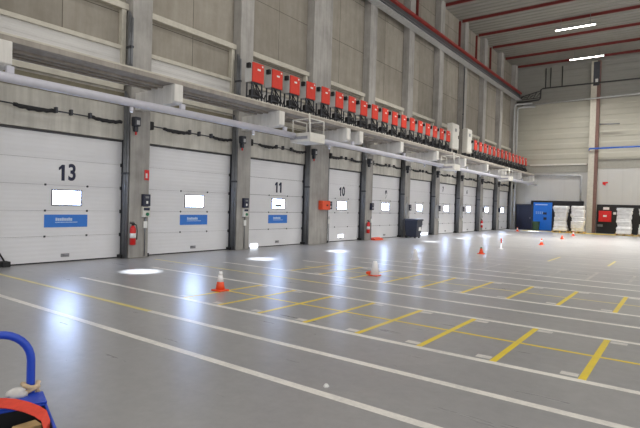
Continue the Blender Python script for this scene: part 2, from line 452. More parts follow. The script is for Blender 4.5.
# spot lamps that throw round patches on the floor in front of the doors
SP = [(7.06, 'spot lamp under the long tube in front of door 13'), (11.3, 'spot lamp under the long tube in front of door 12'), (15.4, 'spot lamp under the long tube in front of door 11'),
      (23.9, 'spot lamp under the long tube in front of door 9'), (28.2, 'spot lamp under the long tube in front of the door behind the bin'), (32.4, 'spot lamp under the long tube in front of door 7'),
      (36.6, 'spot lamp under the long tube in front of door 6'), (44.6, 'spot lamp under the long tube in front of the last door')]
for y, lab in SP:
    r = empty('spot_lamp', (-10.98, y, 3.97)); tag(r, lab, 'lamp', 'spot lamps under the long tube')
    MB().lathe([(.035, -.13), (.045, -.12), (.045, -.02), (.03, 0)], seg=12).build('housing', M['tube'], r)
    MB().lathe([(.03, -.136), (.034, -.128)], seg=12).build('lens', M['spotlens'], r)
    ld = bpy.data.lights.new('spot_beam', 'SPOT'); ld.energy = 3600; ld.spot_size = math.radians(17); ld.spot_blend = 1.0; ld.color = (.86, .92, 1.0); ld.shadow_soft_size = .03
    lo = bpy.data.objects.new('spot_beam', ld); COL.objects.link(lo); lo.location = (-10.98, y, 3.80)
    lo.rotation_euler = (Vector((-10.45, y, 0)) - Vector((-10.98, y, 3.80))).to_track_quat('-Z', 'Y').to_euler()

# ------------------------------------------------------------------ white cage platforms on the tube
def platform():
    r = empty('service_platform', (-10.9, 13.35, 3.84))
    MB().box(-.26, 0, 0, .58, .85, .32).build('tray', M['cream'], r, bevel=.02)
    MB().box(-.30, .02, .10, .46, -.012, .20).build('side_label', M['seam_light'], r)
    t = MB(); z = .78
    for a, b in (((-.22, .04), (.54, .04)), ((.54, .04), (.54, .81)), ((-.22, .81), (.54, .81)), ((-.22, .04), (-.22, .81))):
        t.tube([(a[0], a[1], z), (b[0], b[1], z)], .02, 8)
    for x, y in ((-.22, .04), (.54, .81), (-.22, .81)): t.tube([(x, y, .3), (x, y, z)], .02, 8)
    t.build('guard_rail', M['cream'], r)
    MB().tube([(.54, .04, .2), (.50, .02, .95)], .032, 8).build('corner_post', M['cream'], r)
    return r
p0 = platform(); tag(p0, 'white box-shaped platform with wire guard rail above the wide pillar', 'platform', 'cage platforms on the long tube')
p1 = dup(p0, (-10.9, 26.3, 3.84)); tag(p1, 'white cage platform on the tube below the two white cabinets', 'platform')
p2 = dup(p0, (-10.9, 36.8, 3.84)); tag(p2, 'white cage platform at the far end of the tube near the back wall', 'platform')

# ------------------------------------------------------------------ red cabinets on the ledge
def red_cabinet():
    r = empty('red_cabinet', (-11.9, 0, 4.98))
    b = MB().box(-.36, -.27, .82, -.03, .27, 1.46).build('body', M['cab_side'], r, bevel=.012)
    MB().box(-.03, -.275, .815, .02, .275, 1.465).build('front_cover', M['red'], r, bevel=.012)
    MB().box(.02, -.05, 1.22, .026, .10, 1.28).build('badge', M['paper'], r)
    MB().box(.02, .16, 1.36, .03, .22, 1.42).build('warning_sticker', M['paper'], r)
    MB().box(-.22, -.36, 1.28, -.06, -.27, 1.44).build('side_socket', M['black'], r, bevel=.01)
    s = MB()
    for y in (-.24, .24):
        s.box(-.30, y - .02, 0, -.26, y + .02, .84); s.box(-.06, y - .02, 0, -.02, y + .02, .84)
    s.box(-.30, -.24, .34, -.02, .24, .38); s.box(-.06, -.24, .78, -.02, .24, .82)
    s.build('stand', M['dark_steel'], r)
    c = MB()
    for k, y in enumerate((-.15, .0, .14)):
        c.tube([(-.1 - .05*k, y, .82), (-.05, y + .04, .55), (.03, y + .12, .40 - .05*k), (.02, y + .22, .46), (-.08, y + .28, .30), (-.1, y + .3, .05)], .018, 6)
    c.build('cable', M['black'], r)
    MB().box(-.24, -.2, .38, -.02, .12, .58).build('plug_box', M['black'], r, bevel=.02)
    return r
rc = red_cabinet(); first = True
where = {0: 'nearest the viewer', 3: 'by the wide pillar', 4: 'on the wide pillar', 17: 'touching the white cabinets'}
for k in range(18):
    o = rc if first else dup(rc); first = False
    o.location = (-11.9, 12.40 + .985*k, 4.98)
    tag(o, '%s red cabinet from the left in the long ledge row%s' % (ORD[k], ', ' + where[k] if k in where else ''), 'cabinet', 'red cabinets in the long row on the ledge')
for k in range(14):
    o = dup(rc); o.location = (-11.9, 34.05 + 1.02*k, 4.98)
    tag(o, '%s red cabinet right of the two white cabinets in the far ledge row' % ORD[k], 'cabinet', 'red cabinets in the far row on the ledge')
ct = empty('cable_tray', (-12.345, 13.35, 4.98)); tag(ct, 'dark cable tray lying on the ledge behind the red cabinets', 'cable tray')
MB().box(0, 0, 0, .12, 33, .07).build('tray', M['dark_steel'], ct)
cb = MB()
for k in range(5): cb.tube([(.02 + .02*k, .2, .085), (.02 + .02*k, 32.8, .085)], .01, 6)
cb.build('cable', M['black'], ct)

def white_cabinet(y, w, lab):
    r = empty('electrical_cabinet', (-11.85, y, 4.98)); tag(r, lab, 'cabinet', 'white electrical cabinets on the ledge')
    MB().box(-.36, -w/2, .45, -.02, w/2, 2.05).build('body', M['cab_white'], r, bevel=.015)
    MB().box(-.02, -w/2 + .03, .5, .01, w/2 - .03, 2.0).build('door', M['cab_white'], r, bevel=.01)
    MB().box(.01, w/2 - .16, 1.15, .04, w/2 - .12, 1.35).build('latch', M['black'], r)
    MB().box(.01, -.15, 1.55, .016, .1, 1.75).build('notice', M['steel'], r)
    l = MB()
    for yy in (-w/2 + .05, w/2 - .05): l.box(-.36, yy - .03, 0, -.06, yy + .03, .45)
    l.build('plinth', M['dark_steel'], r)
white_cabinet(30.22, 1.08, 'white electrical cabinet on the ledge, left one of the pair')
white_cabinet(32.7, .85, 'white electrical cabinet on the ledge, right one of the pair')

# ------------------------------------------------------------------ spring shafts with black hose over the doors
def shaft(i, lab):
    y0, y1 = RIGHT[i] - 2*HW, RIGHT[i]; L = y1 - y0
    r = empty('door_shaft', (-13.16, y0, 3.95)); tag(r, lab, 'shaft', 'spring shafts above the dock doors')
    MB().tube([(0, PIL[i][1] - y0 + .02, .0), (0, L - .17, -.03)], .018, 8).build('rod', M['dark_steel'], r)
    for a, b in ((.06, .36), (.66, .94)):
        n = 14; pts = [(0.01, L*(a + (b - a)*k/n), -.02 - .045*math.sin(PI*k/n) + .012*math.sin(k*2.1)) for k in range(n + 1)]
        MB().tube(pts, [.045 + .006*(k % 2) for k in range(n + 1)], 8).build('hose', M['black'], r)
    MB().box(-.07, PIL[i][1] - y0 + .02, -.12, .12, PIL[i][1] - y0 + .16, .12).build('bearing', M['black'], r, bevel=.02)
    for f in (.37, .49, .65):
        MB().box(-.06, L*f - .03, -.07, .06, L*f + .03, .08).build('clamp', M['dark_steel'], r, bevel=.008)
    r = empty('door_motor', (XP, y1, 3.95)); tag(r, lab.replace('spring shaft with black hose', 'drive motor on the pillar right of the shaft'), 'motor', 'door motors on the pillars')
    m = MB(); m.box(0, .01, -.12, .20, .20, .14); m.box(.03, .05, -.28, .14, .16, -.12)
    m.build('motor_housing', M['dark_steel'], r, bevel=.02)
    MB().tube([(.09, .11, -.28), (.09, .11, -.37)], .025, 8).build('indicator', M['redsign'] if i in (0, 1, 2) else M['pale_pipe'], r)
    MB().box(.20, .06, -.08, .21, .16, .04).build('motor_label', M['pale_pipe'], r)
SL = ['above door 13', 'above the unnumbered door with blue sign', 'above door 11', 'above door 10', 'above door 9', 'above the door behind the bin',
      'above door 7', 'above door 6', 'above the second last door', 'above the door nearest the back wall']
for i in range(10): shaft(i, 'spring shaft with black hose ' + SL[i])

# ------------------------------------------------------------------ conduits on the pillar sides above the ledge
def conduit(y, z0, z1, lab, xs=(-13.08, -13.0, -12.93), m='steel'):
    r = empty('conduit_bundle', (0, y, z0)); tag(r, lab, 'conduit', 'grey conduits up the pillars')
    for k, x in enumerate(xs):
        MB().tube([(x, -.06 - .02*(k % 2), 0), (x, -.06 - .02*(k % 2), z1 - z0 - .1*k)], .034, 8).build('conduit', M[m], r)
    MB().box(xs[0] - .05, -.12, (z1 - z0)*.5, xs[-1] + .05, -.03, (z1 - z0)*.5 + .06).build('clip', M['dark_steel'], r)
DN = ['door 13', 'the unnumbered door with blue sign', 'door 11', 'door 10', 'door 9', 'the door behind the bin', 'door 7', 'door 6', 'the second last door']
for i in range(1, 10):
    conduit(PIL[i][0], .02, 4.84, 'grey conduits at the right edge of ' + DN[i - 1] + ', below the ledge', (-13.2, -13.1, -13.03))
conduit(8.35, 4.98, 7.1, 'grey conduits on the pillar between doors 13 and 12, above the ledge')
conduit(12.63, 4.98, 7.0, 'grey conduits beside the first red cabinet, above the ledge')
conduit(34.34, 4.98, 11.72, 'dark pipe running up the pillar right of the white cabinets', (-12.95,), 'dark_steel')
for x, y, lab, z1 in ((-12.98, 47.05, 'outer pale vertical pipe in the far corner', 11.35), (-12.72, 47.1, 'inner pale vertical pipe in the far corner', 11.05)):
    o = MB().tube([(x, y, .05), (x, y, z1 - .3), (x + .08, y - .02, z1 - .06), (x + .35, y + .1, z1), (x + 1.4, y + .5, z1 + .04)], .075, 10).build('corner_pipe', M['pale_pipe'])
    tag(o, lab, 'pipe', 'pale pipes in the far corner')

# ------------------------------------------------------------------ crane girder along the wall, red posts, roof beams
gr = empty('crane_girder', (0, 0, 0)); tag(gr, 'long red-topped crane girder running high along the dock wall', 'crane girder')
MB().box(-12.98, 14, 11.86, -12.72, 47.7, 12.36).build('web', M['girder'], gr)
MB().box(-13.0, 14, 12.36, -12.55, 47.7, 12.46).build('top_flange', M['rail_red'], gr, bevel=.01)
MB().box(-13.0, 14, 11.81, -12.55, 47.7, 11.86).build('bottom_flange', M['pale_pipe'], gr)
MB().box(-12.72, 14, 12.04, -12.66, 47.7, 12.10).build('power_rail', M['steel'], gr)
MB().tube([(-12.6, 14, 12.49), (-12.6, 47.6, 12.49)], .03, 8).build('crane_rail', M['rail_red'], gr)
for k, y in enumerate((23.5, 26.9, 30.3, 33.6, 37.0, 40.3, 43.7, 47.3)):
    o = MB(); o.box(-13.2, y - .045, 12.5, -13.06, y + .045, 14.7); o.box(-13.26, y - .11, 12.4, -12.9, y + .11, 12.5)
    o = o.build('roof_post', M['red_beam']); tag(o, '%s red roof post above the crane girder, counted from the left' % ORD[k], 'post', 'red posts above the crane girder', 'structure')
for k, y in enumerate((30.9, 34.2, 37.6, 41.0, 44.6, 47.75)):
    o = MB(); o.box(-13.2, y - .045, 14.81, XR, y + .045, 14.835); o.box(-13.2, y - .015, 14.835, XR, y + .015, 14.97); o.box(-13.2, y - .05, 14.97, XR, y + .05, ZR)
    o = o.build('roof_beam', M['red_beam']); tag(o, '%s red roof beam counted from the back wall' % ORD[5 - k], 'beam', 'red roof beams', 'structure')
lt = empty('lattice_brace', (0, 0, 0)); tag(lt, 'dark lattice brace where the girder meets the back wall', 'brace')
b = MB()
for k in range(6): b.tube([(-12.7 + .28*k, 47.8, 11.9 + .10*(k % 2)), (-12.42 + .28*k, 47.8, 12.0 + .06*k + .2*((k + 1) % 2))], .03, 6)
b.tube([(-12.7, 47.8, 11.85), (-11.0, 47.8, 11.9)], .03, 6); b.tube([(-12.7, 47.8, 12.1), (-11.0, 47.8, 12.5)], .03, 6)
b.build('truss', M['blackpipe'], lt)

# ceiling lamps (two in view, the same rows continue over the hall)
def ceiling_lamp(x, y, lab):
    r = empty('ceiling_lamp', (x, y, 14.2)); tag(r, lab, 'lamp', 'linear ceiling lamps')
    MB().box(-1.25, -.1, .04, 1.25, .1, .12).build('housing', M['steel'], r)
    MB().box(-1.22, -.075, 0, 1.22, .075, .04).build('diffuser', M['lamp'], r)
    h = MB()
    for xx in (-.9, .9): h.box(xx - .01, -.01, .12, xx + .01, .01, .85)
    h.build('hanger', M['steel'], r)
    return r
ceiling_lamp(-6.55, 37.5, 'left upper lit tube lamp on the ceiling, nearer the viewer')
ceiling_lamp(-7.0, 45.3, 'right lower lit tube lamp on the ceiling, nearer the back wall')
def area(name, loc, sx, sy, e, col=(1, .97, .92), rot=(0, 0, 0)):
    l = bpy.data.lights.new(name, 'AREA'); l.spread = math.radians({520: 100, 780: 84, 430: 120}.get(e, 180)); l.shape = 'RECTANGLE'; l.size = sx; l.size_y = sy; l.energy = e; l.color = col
    o = bpy.data.objects.new(name, l); COL.objects.link(o); o.location = loc; o.rotation_euler = rot; return o
for x in (-6.8, 1.0, 8.5):
    for y in (4.0, 14.0, 24.0, 34.0, 43.0):
        area('ceiling_lamp_light', (x, y, 14.1), 2.4, .6, {4: 200, 14: 240, 24: 520, 34: 780, 43: 430}[int(y)])

# ------------------------------------------------------------------ back wall fittings
def board(x0, x1, z1, lab):
    o = MB().box(x0, YE - .06, 0, x1, YE, z1).build('wall_board', M['dark_board'], bevel=.01); tag(o, lab, 'board', 'black boards along the back wall')
board(-11.5, -7.2, 2.66, 'black board lining the back wall left of the column')
board(-6.2, 5.0, 2.42, 'black board lining the back wall right of the column')
cm = empty('steel_column', (-6.6, YE - .25, 0)); tag(cm, 'grey and red-brown column standing against the back wall', 'column', None, 'structure')
MB().box(-.33, -.2, 0, .12, .2, 14.5).build('concrete_face', M['frame'], cm, bevel=.01)
MB().box(.12, -.2, 0, .36, .2, 14.5).build('steel_flange', M['rust'], cm, bevel=.01)
MB().box(-.16, -.24, 12.4, .3, -.2, 14.4).build('dark_plate', M['dark_steel'], cm)
MB().box(-.0, -.29, 12.65, .2, -.24, 12.95).build('junction_box', M['paper'], cm)
def wallpipe(name, pts, r, m, lab):
    o = MB().tube(pts, r, 8).build(name, M[m]); tag(o, lab, 'pipe', 'pipes along the back wall'); return o
yw = YE - .62
wallpipe('black_pipe', [(-12.9, yw, 11.55), (-11.0, yw, 11.62), (-10.88, yw, 11.75), (-10.86, yw, 12.5), (-10.7, yw, 12.6), (3, yw, 12.56)], .06, 'blackpipe', 'black pipe stepping up high on the back wall')
wallpipe('pale_upper_pipe', [(-12.3, yw, 11.2), (3, yw, 11.5)], .06, 'pale_pipe', 'thin pale pipe high on the back wall below the black pipe')
wallpipe('blue_pipe', [(-6.85, yw, 6.95), (-6.85, yw, 7.1), (3, yw, 7.16)], .065, 'bluepipe', 'bright blue pipe on the back wall right of the column')
wallpipe('pale_lower_pipe', [(-12.3, YE - .12, 4.95), (-7.6, YE - .12, 4.9), (-7.45, YE - .12, 4.8), (-7.42, YE - .12, 2.7)], .075, 'pale_pipe', 'pale pipe above the blue door that turns down at the column')
wallpipe('grey_bracket_pipe', [(-6.2, yw, 9.1), (-4.7, yw, 9.05)], .05, 'steel', 'short grey bracket pipe right of the column, above the blue pipe')
for k, x in enumerate((-10.6, -9.25, -10.2)):
    wallpipe('vertical_rod', [(x, YE - .08, 12.7), (x, YE - .08, 14.5)], .04, 'blackpipe', '%s dark vertical rod high on the back wall near the corner' % ['leftmost', 'right', 'middle'][k])
o = MB().box(-11.7, YE - .1, 5.8, -7.1, YE - .03, 5.92).build('trim_50', M['cream']); tag(o, kind='structure')

# dark door and blue door
dd = empty('door_20', (-12.05, YE - .1, 0)); tag(dd, 'dark navy door at the left end of the back wall', 'door', None, 'structure')
MB().box(-.66, -.02, 0, .66, .1, 2.24).build('door_leaf', M['navy'], dd, bevel=.01)
MB().box(.5, -.08, 1.0, .56, -.02, 1.14).build('door_handle', M['steel'], dd)
fr = MB(); fr.box(-.74, -.05, 0, -.66, .1, 2.32); fr.box(.66, -.05, 0, .74, .1, 2.32); fr.box(-.66, -.05, 2.24, .66, .1, 2.32); fr.build('door_frame', M['dark_steel'], dd)
bd = empty('door_21', (-10.47, YE - .16, 0)); tag(bd, 'bright blue door in the black board on the back wall', 'door', None, 'structure')
MB().box(-.78, 0, .03, .78, .1, 2.5).build('door_leaf', M['bluepaint'], bd, bevel=.012)
gm = MB()
for k in range(4): gm.box(-.55 + .17*k, -.008, 1.60, -.44 + .17*k, 0, 1.66); gm.box(-.55 + .17*k, -.008, 1.48, -.44 + .17*k, 0, 1.52)
gm.box(-.62, -.008, 2.26, .4, 0, 2.34); gm.build('vent_slots', M['sign_white'], bd)
MB().box(.05, -.01, 1.42, .36, 0, 1.62).build('dark_notice', M['navy'], bd)
MB().box(.1, -.012, .95, .36, 0, 1.18).build('lock_plate', M['navy'], bd)
o = empty('wheelie_bin', (-10.75, 46.9, 0)); tag(o, 'small dark green bin in front of the blue door', 'bin')
MB().prism([(-.22, -.22, .04), (.22, -.22, .04), (.26, -.25, .72), (-.26, -.25, .72)], (0, .46, 0)).build('bin_body', M['green_dark'], o, bevel=.01)
MB().box(-.28, -.28, .72, .28, .26, .79).build('bin_lid', M['green_dark'], o, bevel=.02)
MB().box(-.2, .1, 0, .2, .2, .08).build('wheel_axle', M['black'], o)

# red hose cabinet, sign and arrow
hc = empty('fire_hose_cabinet', (-5.56, YE - .075, .97)); tag(hc, 'square red fire hose cabinet on the black board', 'cabinet')
MB().box(-.46, -.22, 0, .46, 0, .92).build('cabinet_body', M['redsign'], hc, bevel=.015)
MB().box(-.40, -.24, .05, .40, -.22, .87).build('cabinet_door', M['redsign'], hc, bevel=.01)
MB().box(-.12, -.246, .42, .14, -.24, .56).build('hose_symbol', M['paper'], hc)
o = MB().box(-5.72, YE - .09, 1.99, -5.28, YE - .06, 2.2).build('notice_sign', M['paper'], bevel=.004); tag(o, 'small white sign above the red hose cabinet', 'sign')
o = MB().box(-4.98, YE - .09, 1.60, -4.78, YE - .06, 1.80).build('switch_plate', M['paper'], bevel=.004); tag(o, 'small white plate right of the red hose cabinet', 'switch')
o = MB().prism([(-5.85, 0, 4.32), (-5.45, 0, 4.32), (-5.45, 0, 4.2), (-5.62, 0, 4.2), (-5.62, 0, 4.0), (-5.85, 0, 4.12)], (0, .02, 0)).build('arrow_sign', M['redsign'], loc=(0, YE - .03, 0)); tag(o, 'small red sign high on the pale wall right of the column', 'sign')
o = MB().box(-6.1, YE - .12, .55, -5.72, YE - .06, .75).build('socket_box', M['steel'], bevel=.01); tag(o, 'small grey socket box low beside the column', 'socket')

# wrapped pallets
def pallet_load(x, y, w, d, h, lab, seed):
    rr = random.Random(seed)
    r = empty('wrapped_pallet', (x, y, 0)); tag(r, lab, 'pallet', 'white wrapped pallets by the back wall')
    p = MB()
    for k in range(5): p.box(-w/2 + k*(w - .1)/4, -d/2, .10, -w/2 + .1 + k*(w - .1)/4, d/2, .125)
    for xx in (-w/2, -.05, w/2 - .1): p.box(xx, -d/2, 0, xx + .1, d/2, .10)
    p.build('pallet', M['wood'], r)
    g = MB(); z = .125; n = 7; top = h
    lay = (top - z) / n; bm = g.bm
    rings = []; seg = 32
    for k in range(n*4 + 1):
        zz = z + (top - z)*k/(n*4)
        if k % 4 == 0: jx, jy, jf = rr.uniform(-.035, .035), rr.uniform(-.035, .035), rr.uniform(.90, 1.02)
        taper = jf - .17*math.sin(PI*k/(n*4))**2*(.6 + .4*math.sin(seed*2)) - .05*(1 - k/(n*4)) + .035*rr.uniform(-1, 1)
        pinch = .95 if k % 4 == 0 else 1.0
        ox, oy = jx + .02*math.sin(k*.33 + seed*2), jy
        ring = []
        for s in range(seg):
            a = 2*PI*(s + .5)/seg; c, q = math.cos(a), math.sin(a)
            e = .34; px = math.copysign(abs(c)**e, c)*w*.49; py = math.copysign(abs(q)**e, q)*d*.49
            f = taper*pinch*(1 + .018*rr.uniform(-1, 1))
            ring.append(bm.verts.new((px*f + ox, py*f + oy, zz)))
        rings.append(ring)
    for A, B in zip(rings, rings[1:]):
        for s in range(seg): bm.faces.new([A[s], A[(s+1) % seg], B[(s+1) % seg], B[s]])
    bm.faces.new(rings[0][::-1]); bm.faces.new(rings[-1])
    g.build('wrapped_goods', M['wrap'], r, bevel=0)
pallet_load(-8.5, 45.6, 1.2, 1.0, 2.20, 'white wrapped pallet right of the blue door, leftmost of the row', 1)
pallet_load(-7.22, 45.6, 1.1, 1.0, 2.22, 'white wrapped pallet just left of the column', 2)
pallet_load(-3.92, 45.1, 1.15, 1.0, 2.14, 'white wrapped pallet right of the red hose cabinet', 3)
pallet_load(-2.45, 45.1, 1.15, 1.0, 2.10, 'white wrapped pallet cut by the right picture edge', 4)

# ------------------------------------------------------------------ things on the pillars
def extinguisher(y, z, lab, x=XP):
    r = empty('fire_extinguisher', (x + .12, y, z)); tag(r, lab, 'fire extinguisher', 'fire extinguishers on the pillars')
    MB().lathe([(.07, 0), (.085, .015), (.085, .46), (.06, .53), (.03, .56)], seg=16).build('cylinder', M['ext_red'], r)
    MB().lathe([(.0865, .2), (.0865, .34)], seg=16).build('label_band', M['paper'], r)
    v = MB(); v.box(-.02, -.03, .56, .02, .03, .62); v.box(-.015, -.1, .61, .015, .05, .64); v.box(-.015, -.1, .65, .015, .03, .67); v.build('valve', M['black'], r)
    MB().tube([(.0, .03, .6), (.02, .1, .58), (.03, .12, .4), (.03, .11, .15)], .014, 6).build('hose', M['black'], r)
    MB().box(-.12, -.03, .3, -.07, .03, .5).build('wall_bracket', M['steel'], r)
extinguisher(8.41, .40, 'red fire extinguisher hanging on the pillar beside door 13')
extinguisher(21.62, .36, 'red fire extinguisher hanging on the pillar beside door 9')
extinguisher(38.8, .3, 'red fire extinguisher far back on the pillar right of door 6')
sg = MB().box(XP, 8.83, 2.30, XP + .02, 8.98, 2.60).build('extinguisher_sign', M['redsign']); tag(sg, 'small red sign above the control boxes on the first pillar', 'sign')
MB().box(XP + .02, 8.86, 2.36, XP + .024, 8.92, 2.5).build('symbol', M['paper'], sg)
def control_box(y, lab, full=True):
    r = empty('door_control', (XP, y, 1.2)); tag(r, lab, 'control box', 'door control boxes on the pillars')
    a = MB().box(0, -.12, .33, .12, .12, .68).build('upper_unit', M['navy'], r, bevel=.012)
    MB().box(.12, -.03, .40, .13, .03, .48).build('button', M['paper'], a); MB().box(.12, -.06, .56, .13, .06, .62).build('display', M['steel'], a)
    if full:
        b = MB().box(0, -.13, .0, .11, .13, .30).build('lower_unit', M['cab_white'], r, bevel=.012)
        MB().lathe([(.05, 0), (.05, .03)], seg=12).build('green_button', M['green'], b).matrix_basis = Matrix.Translation((.11, .02, .09)) @ Matrix.Rotation(PI/2, 4, 'Y')
        MB().box(.11, -.1, .2, .114, .1, .28).build('printed_strip', M['ink'], b)
    MB().tube([(.04, 0, 0), (.04, .0, -1.15)], .016, 6).build('conduit', M['steel'], r)
    MB().box(.02, -.06, -.32, .07, .06, -.12).build('paper_pocket', M['paper'], r)
CB = [(8.86, 'door control boxes on the pillar between doors 13 and 12'), (13.0, 'door control boxes on the pillar left of door 11')]
for y, lab in CB: control_box(y, lab)
for y, lab in ((18.3, 'dark door control box left of door 10'), (22.02, 'dark door control box left of door 9'), (26.3, 'dark door control box just above the dark blue bin'),
               (30.58, 'dark door control box left of door 7'), (34.86, 'dark door control box left of door 6'), (39.14, 'dark door control box left of the second last door'), (43.4, 'dark door control box left of the last door')):
    control_box(y, lab, False)
ob = empty('alarm_box', (XP, 17.85, 1.5)); tag(ob, 'orange-red box on the wide double pillar', 'box')
MB().box(0, -.33, 0, .24, .25, .40).build('box_body', M['orange_box'], ob, bevel=.02); MB().box(.24, -.25, .06, .25, .16, .34).build('box_lid', M['orange_box'], ob, bevel=.004)
MB().box(.25, -.05, .17, .262, .05, .23).build('latch', M['black'], ob)
for i, lab in ((5, 'white coiled hose on the pillar above the bin'), (6, 'white coiled hose on the pillar between the bin and door 7'), (7, 'white coiled hose on the pillar right of door 7'), (8, 'white coiled hose on the pillar right of door 6')):
    y = PIL[i][0] + .2; t = MB()
    for k in range(3):
        t.tube([(XP + .019 + .03*k, y + .14*math.cos(a) , 1.75 + (.42 + .03*k)*math.sin(a) - .25) for a in [2*PI*s/24 for s in range(24)]], .018, 6, True)
    t.tube([(XP + .05, y, 1.95), (XP + .05, y, 2.35)], .02, 6)
    o = t.build('coiled_hose', M['pale_pipe']); tag(o, lab, 'hose', 'white hoses on the pillars')

# ------------------------------------------------------------------ things on the floor
bn = empty('rubbish_bin', (-12.45, 25.85, 0)); tag(bn, 'large dark blue lidded bin standing against a pillar', 'bin')
w, d = .40, .36
g = MB(); bmv = g.bm
lo = [bmv.verts.new(p) for p in ((-w*.8, -d*.8, .06), (w*.8, -d*.8, .06), (w*.8, d*.8, .06), (-w*.8, d*.8, .06))]
hi = [bmv.verts.new(p) for p in ((-w, -d, .98), (w, -d, .98), (w, d, .98), (-w, d, .98))]
bmv.faces.new(lo[::-1]); bmv.faces.new(hi)
for k in range(4): bmv.faces.new([lo[k], lo[(k+1) % 4], hi[(k+1) % 4], hi[k]])
g.build('bin_body', M['bin'], bn, bevel=.02)
MB().box(-w - .04, -d - .04, .98, w + .04, d + .04, 1.07).build('bin_lid', M['bin'], bn, bevel=.03)
MB().box(w*.85, -.05, .42, w*.95, .22, .62).build('bin_label', M['paper'], bn)
for y in (-.28, .28): MB().tube([(-.28, y - .04, .08), (-.28, y + .04, .08)], .08, 12).build('wheel', M['black'], bn)
for y in (-.26, .26): MB().box(.2, y - .03, 0, .28, y + .03, .1).build('foot', M['black'], bn)
ck = empty('wheel_chock', (-12.75, 22.3, 0)); tag(ck, 'flat red wheel chock on the floor beside the pillar at door 9', 'wheel chock')
MB().prism([(-.12, -.4, 0), (.16, -.4, 0), (.1, -.4, .08), (-.1, -.4, .14)], (0, .8, 0)).build('wedge', M['orange_box'], ck, bevel=.01)
MB().tube([(0, -.4, .08), (0, -.52, .1), (0, -.6, .03)], .015, 6).build('rope', M['red'], ck)

def cone(x, y, lab, h=.38, white=True, base=.15, rz=0.0, tip='cone_yellow', sleeve=.55, tilt=None):
    r = empty('traffic_cone', (x, y, 0), rz); tag(r, lab, 'traffic cone', 'traffic cones on the hall floor')
    if tilt: r.rotation_euler = tilt
    MB().box(-base, -base, 0, base, base, .03).build('base', M['cone_orange'], r, bevel=.012)
    r0, r1 = base*.72, .028
    def rad(t): return r0 + (r1 - r0)*t
    MB().lathe([(r0, .03), (rad(.42), .03 + (h - .03)*.42)], seg=18).build('lower_body', M['cone_orange'], r)
    MB().lathe([(rad(.42), .03 + (h - .03)*.42), (rad(.78), .03 + (h - .03)*.78)], seg=18).build('sleeve', M['cone_white' if white else 'cone_orange'], r)
    MB().lathe([(rad(.78), .03 + (h - .03)*.78), (r1 + .008, h - .012), (r1*.8, h)], seg=18).build('tip', M[tip], r)
    MB().lathe([(.012, h - .002), (.018, h + .002)], seg=10).build('tip_hole', M['brown'], r)
    return r
def white_cone(x, y, lab, h, side=None):
    r = empty('traffic_cone', (x, y, 0)); tag(r, lab, 'traffic cone', 'traffic cones on the hall floor')
    MB().box(-.12, -.12, 0, .12, .12, .025).build('base', M['cone_orange' if side else 'cone_white'], r, bevel=.01)
    MB().lathe([(.115, .025), (.05, h - .012), (.04, h)], seg=18).build('body', M['cone_white'], r)
    if side: MB().box(-.20, -.11, .025, -.085, .09, .10).build('orange_foot', M['cone_orange'], r, bevel=.03)
    return r
cone(-7.19, 6.60, 'orange and white traffic cone nearest the viewer, at the stall corner', .38, base=.125, tip='cone_white')
white_cone(-6.16, 10.72, 'white cone with an orange foot among the second row of yellow lines', .36, True)
white_cone(-7.1, 14.95, 'plain white cone behind the one with an orange foot', .36)
c = cone(-6.33, 19.1, 'small red-orange cone with a green tip in mid floor', .26, False, .115, tip='green')
cone(-5.9, 27.0, 'orange and white cone in far mid floor, right of the slim marker post', .32, True, .12, tip='cone_orange')
cone(-6.3, 34.3, 'small orange cone before the wrapped pallet left of the column', .22, False, .11, tip='cone_orange')
cone(-6.55, 39.6, 'red-orange cone standing close before the column', .32, True, .12, tip='cone_orange')
cone(-11.2, 42.6, 'small red and white cone near the dark navy door', .34, True, .13, tip='cone_orange')
pr = empty('marker_post', (-6.55, 22.4, 0)); tag(pr, 'slim white marker post with a red top on the floor', 'post')
MB().lathe([(.10, 0), (.10, .02), (.026, .04), (.024, .26)], seg=14).build('post', M['cone_white'], pr)
MB().lathe([(.028, .26), (.028, .44), (.02, .46)], seg=14).build('red_sleeve', M['redsign'], pr)
sl = MB().lathe([(.025, 0), (.03, .008), (.015, .03)], seg=8).build('paper_scrap', M['paper'], loc=(-2.67, 3.8, 0)); tag(sl, 'tiny white paper scrap lying on the near floor', 'paper')
for x, y, w, lab in ((-11.9, 44.4, .8, 'white patch on the floor left of the one before the blue door'), (-10.2, 44.6, .9, 'white patch on the floor before the blue door')):
    o = MB().box(-w, -.45, 0, w, .45, .012).build('white_floor_patch', M['paper'], loc=(x, y, 0)); tag(o, lab, 'sheet', 'white patches on the floor')  # thin flat white patch on the floor, in the shared paper white

# ------------------------------------------------------------------ blue strapping trolley, bottom left corner
ang = math.atan2(.95, .31)                      # local +x runs along the rear flange
tr = empty('strapping_trolley', (-2.392, 1.129, 0), ang); tag(tr, 'blue trolley with tubular handle and orange strap in the lower left corner', 'trolley')
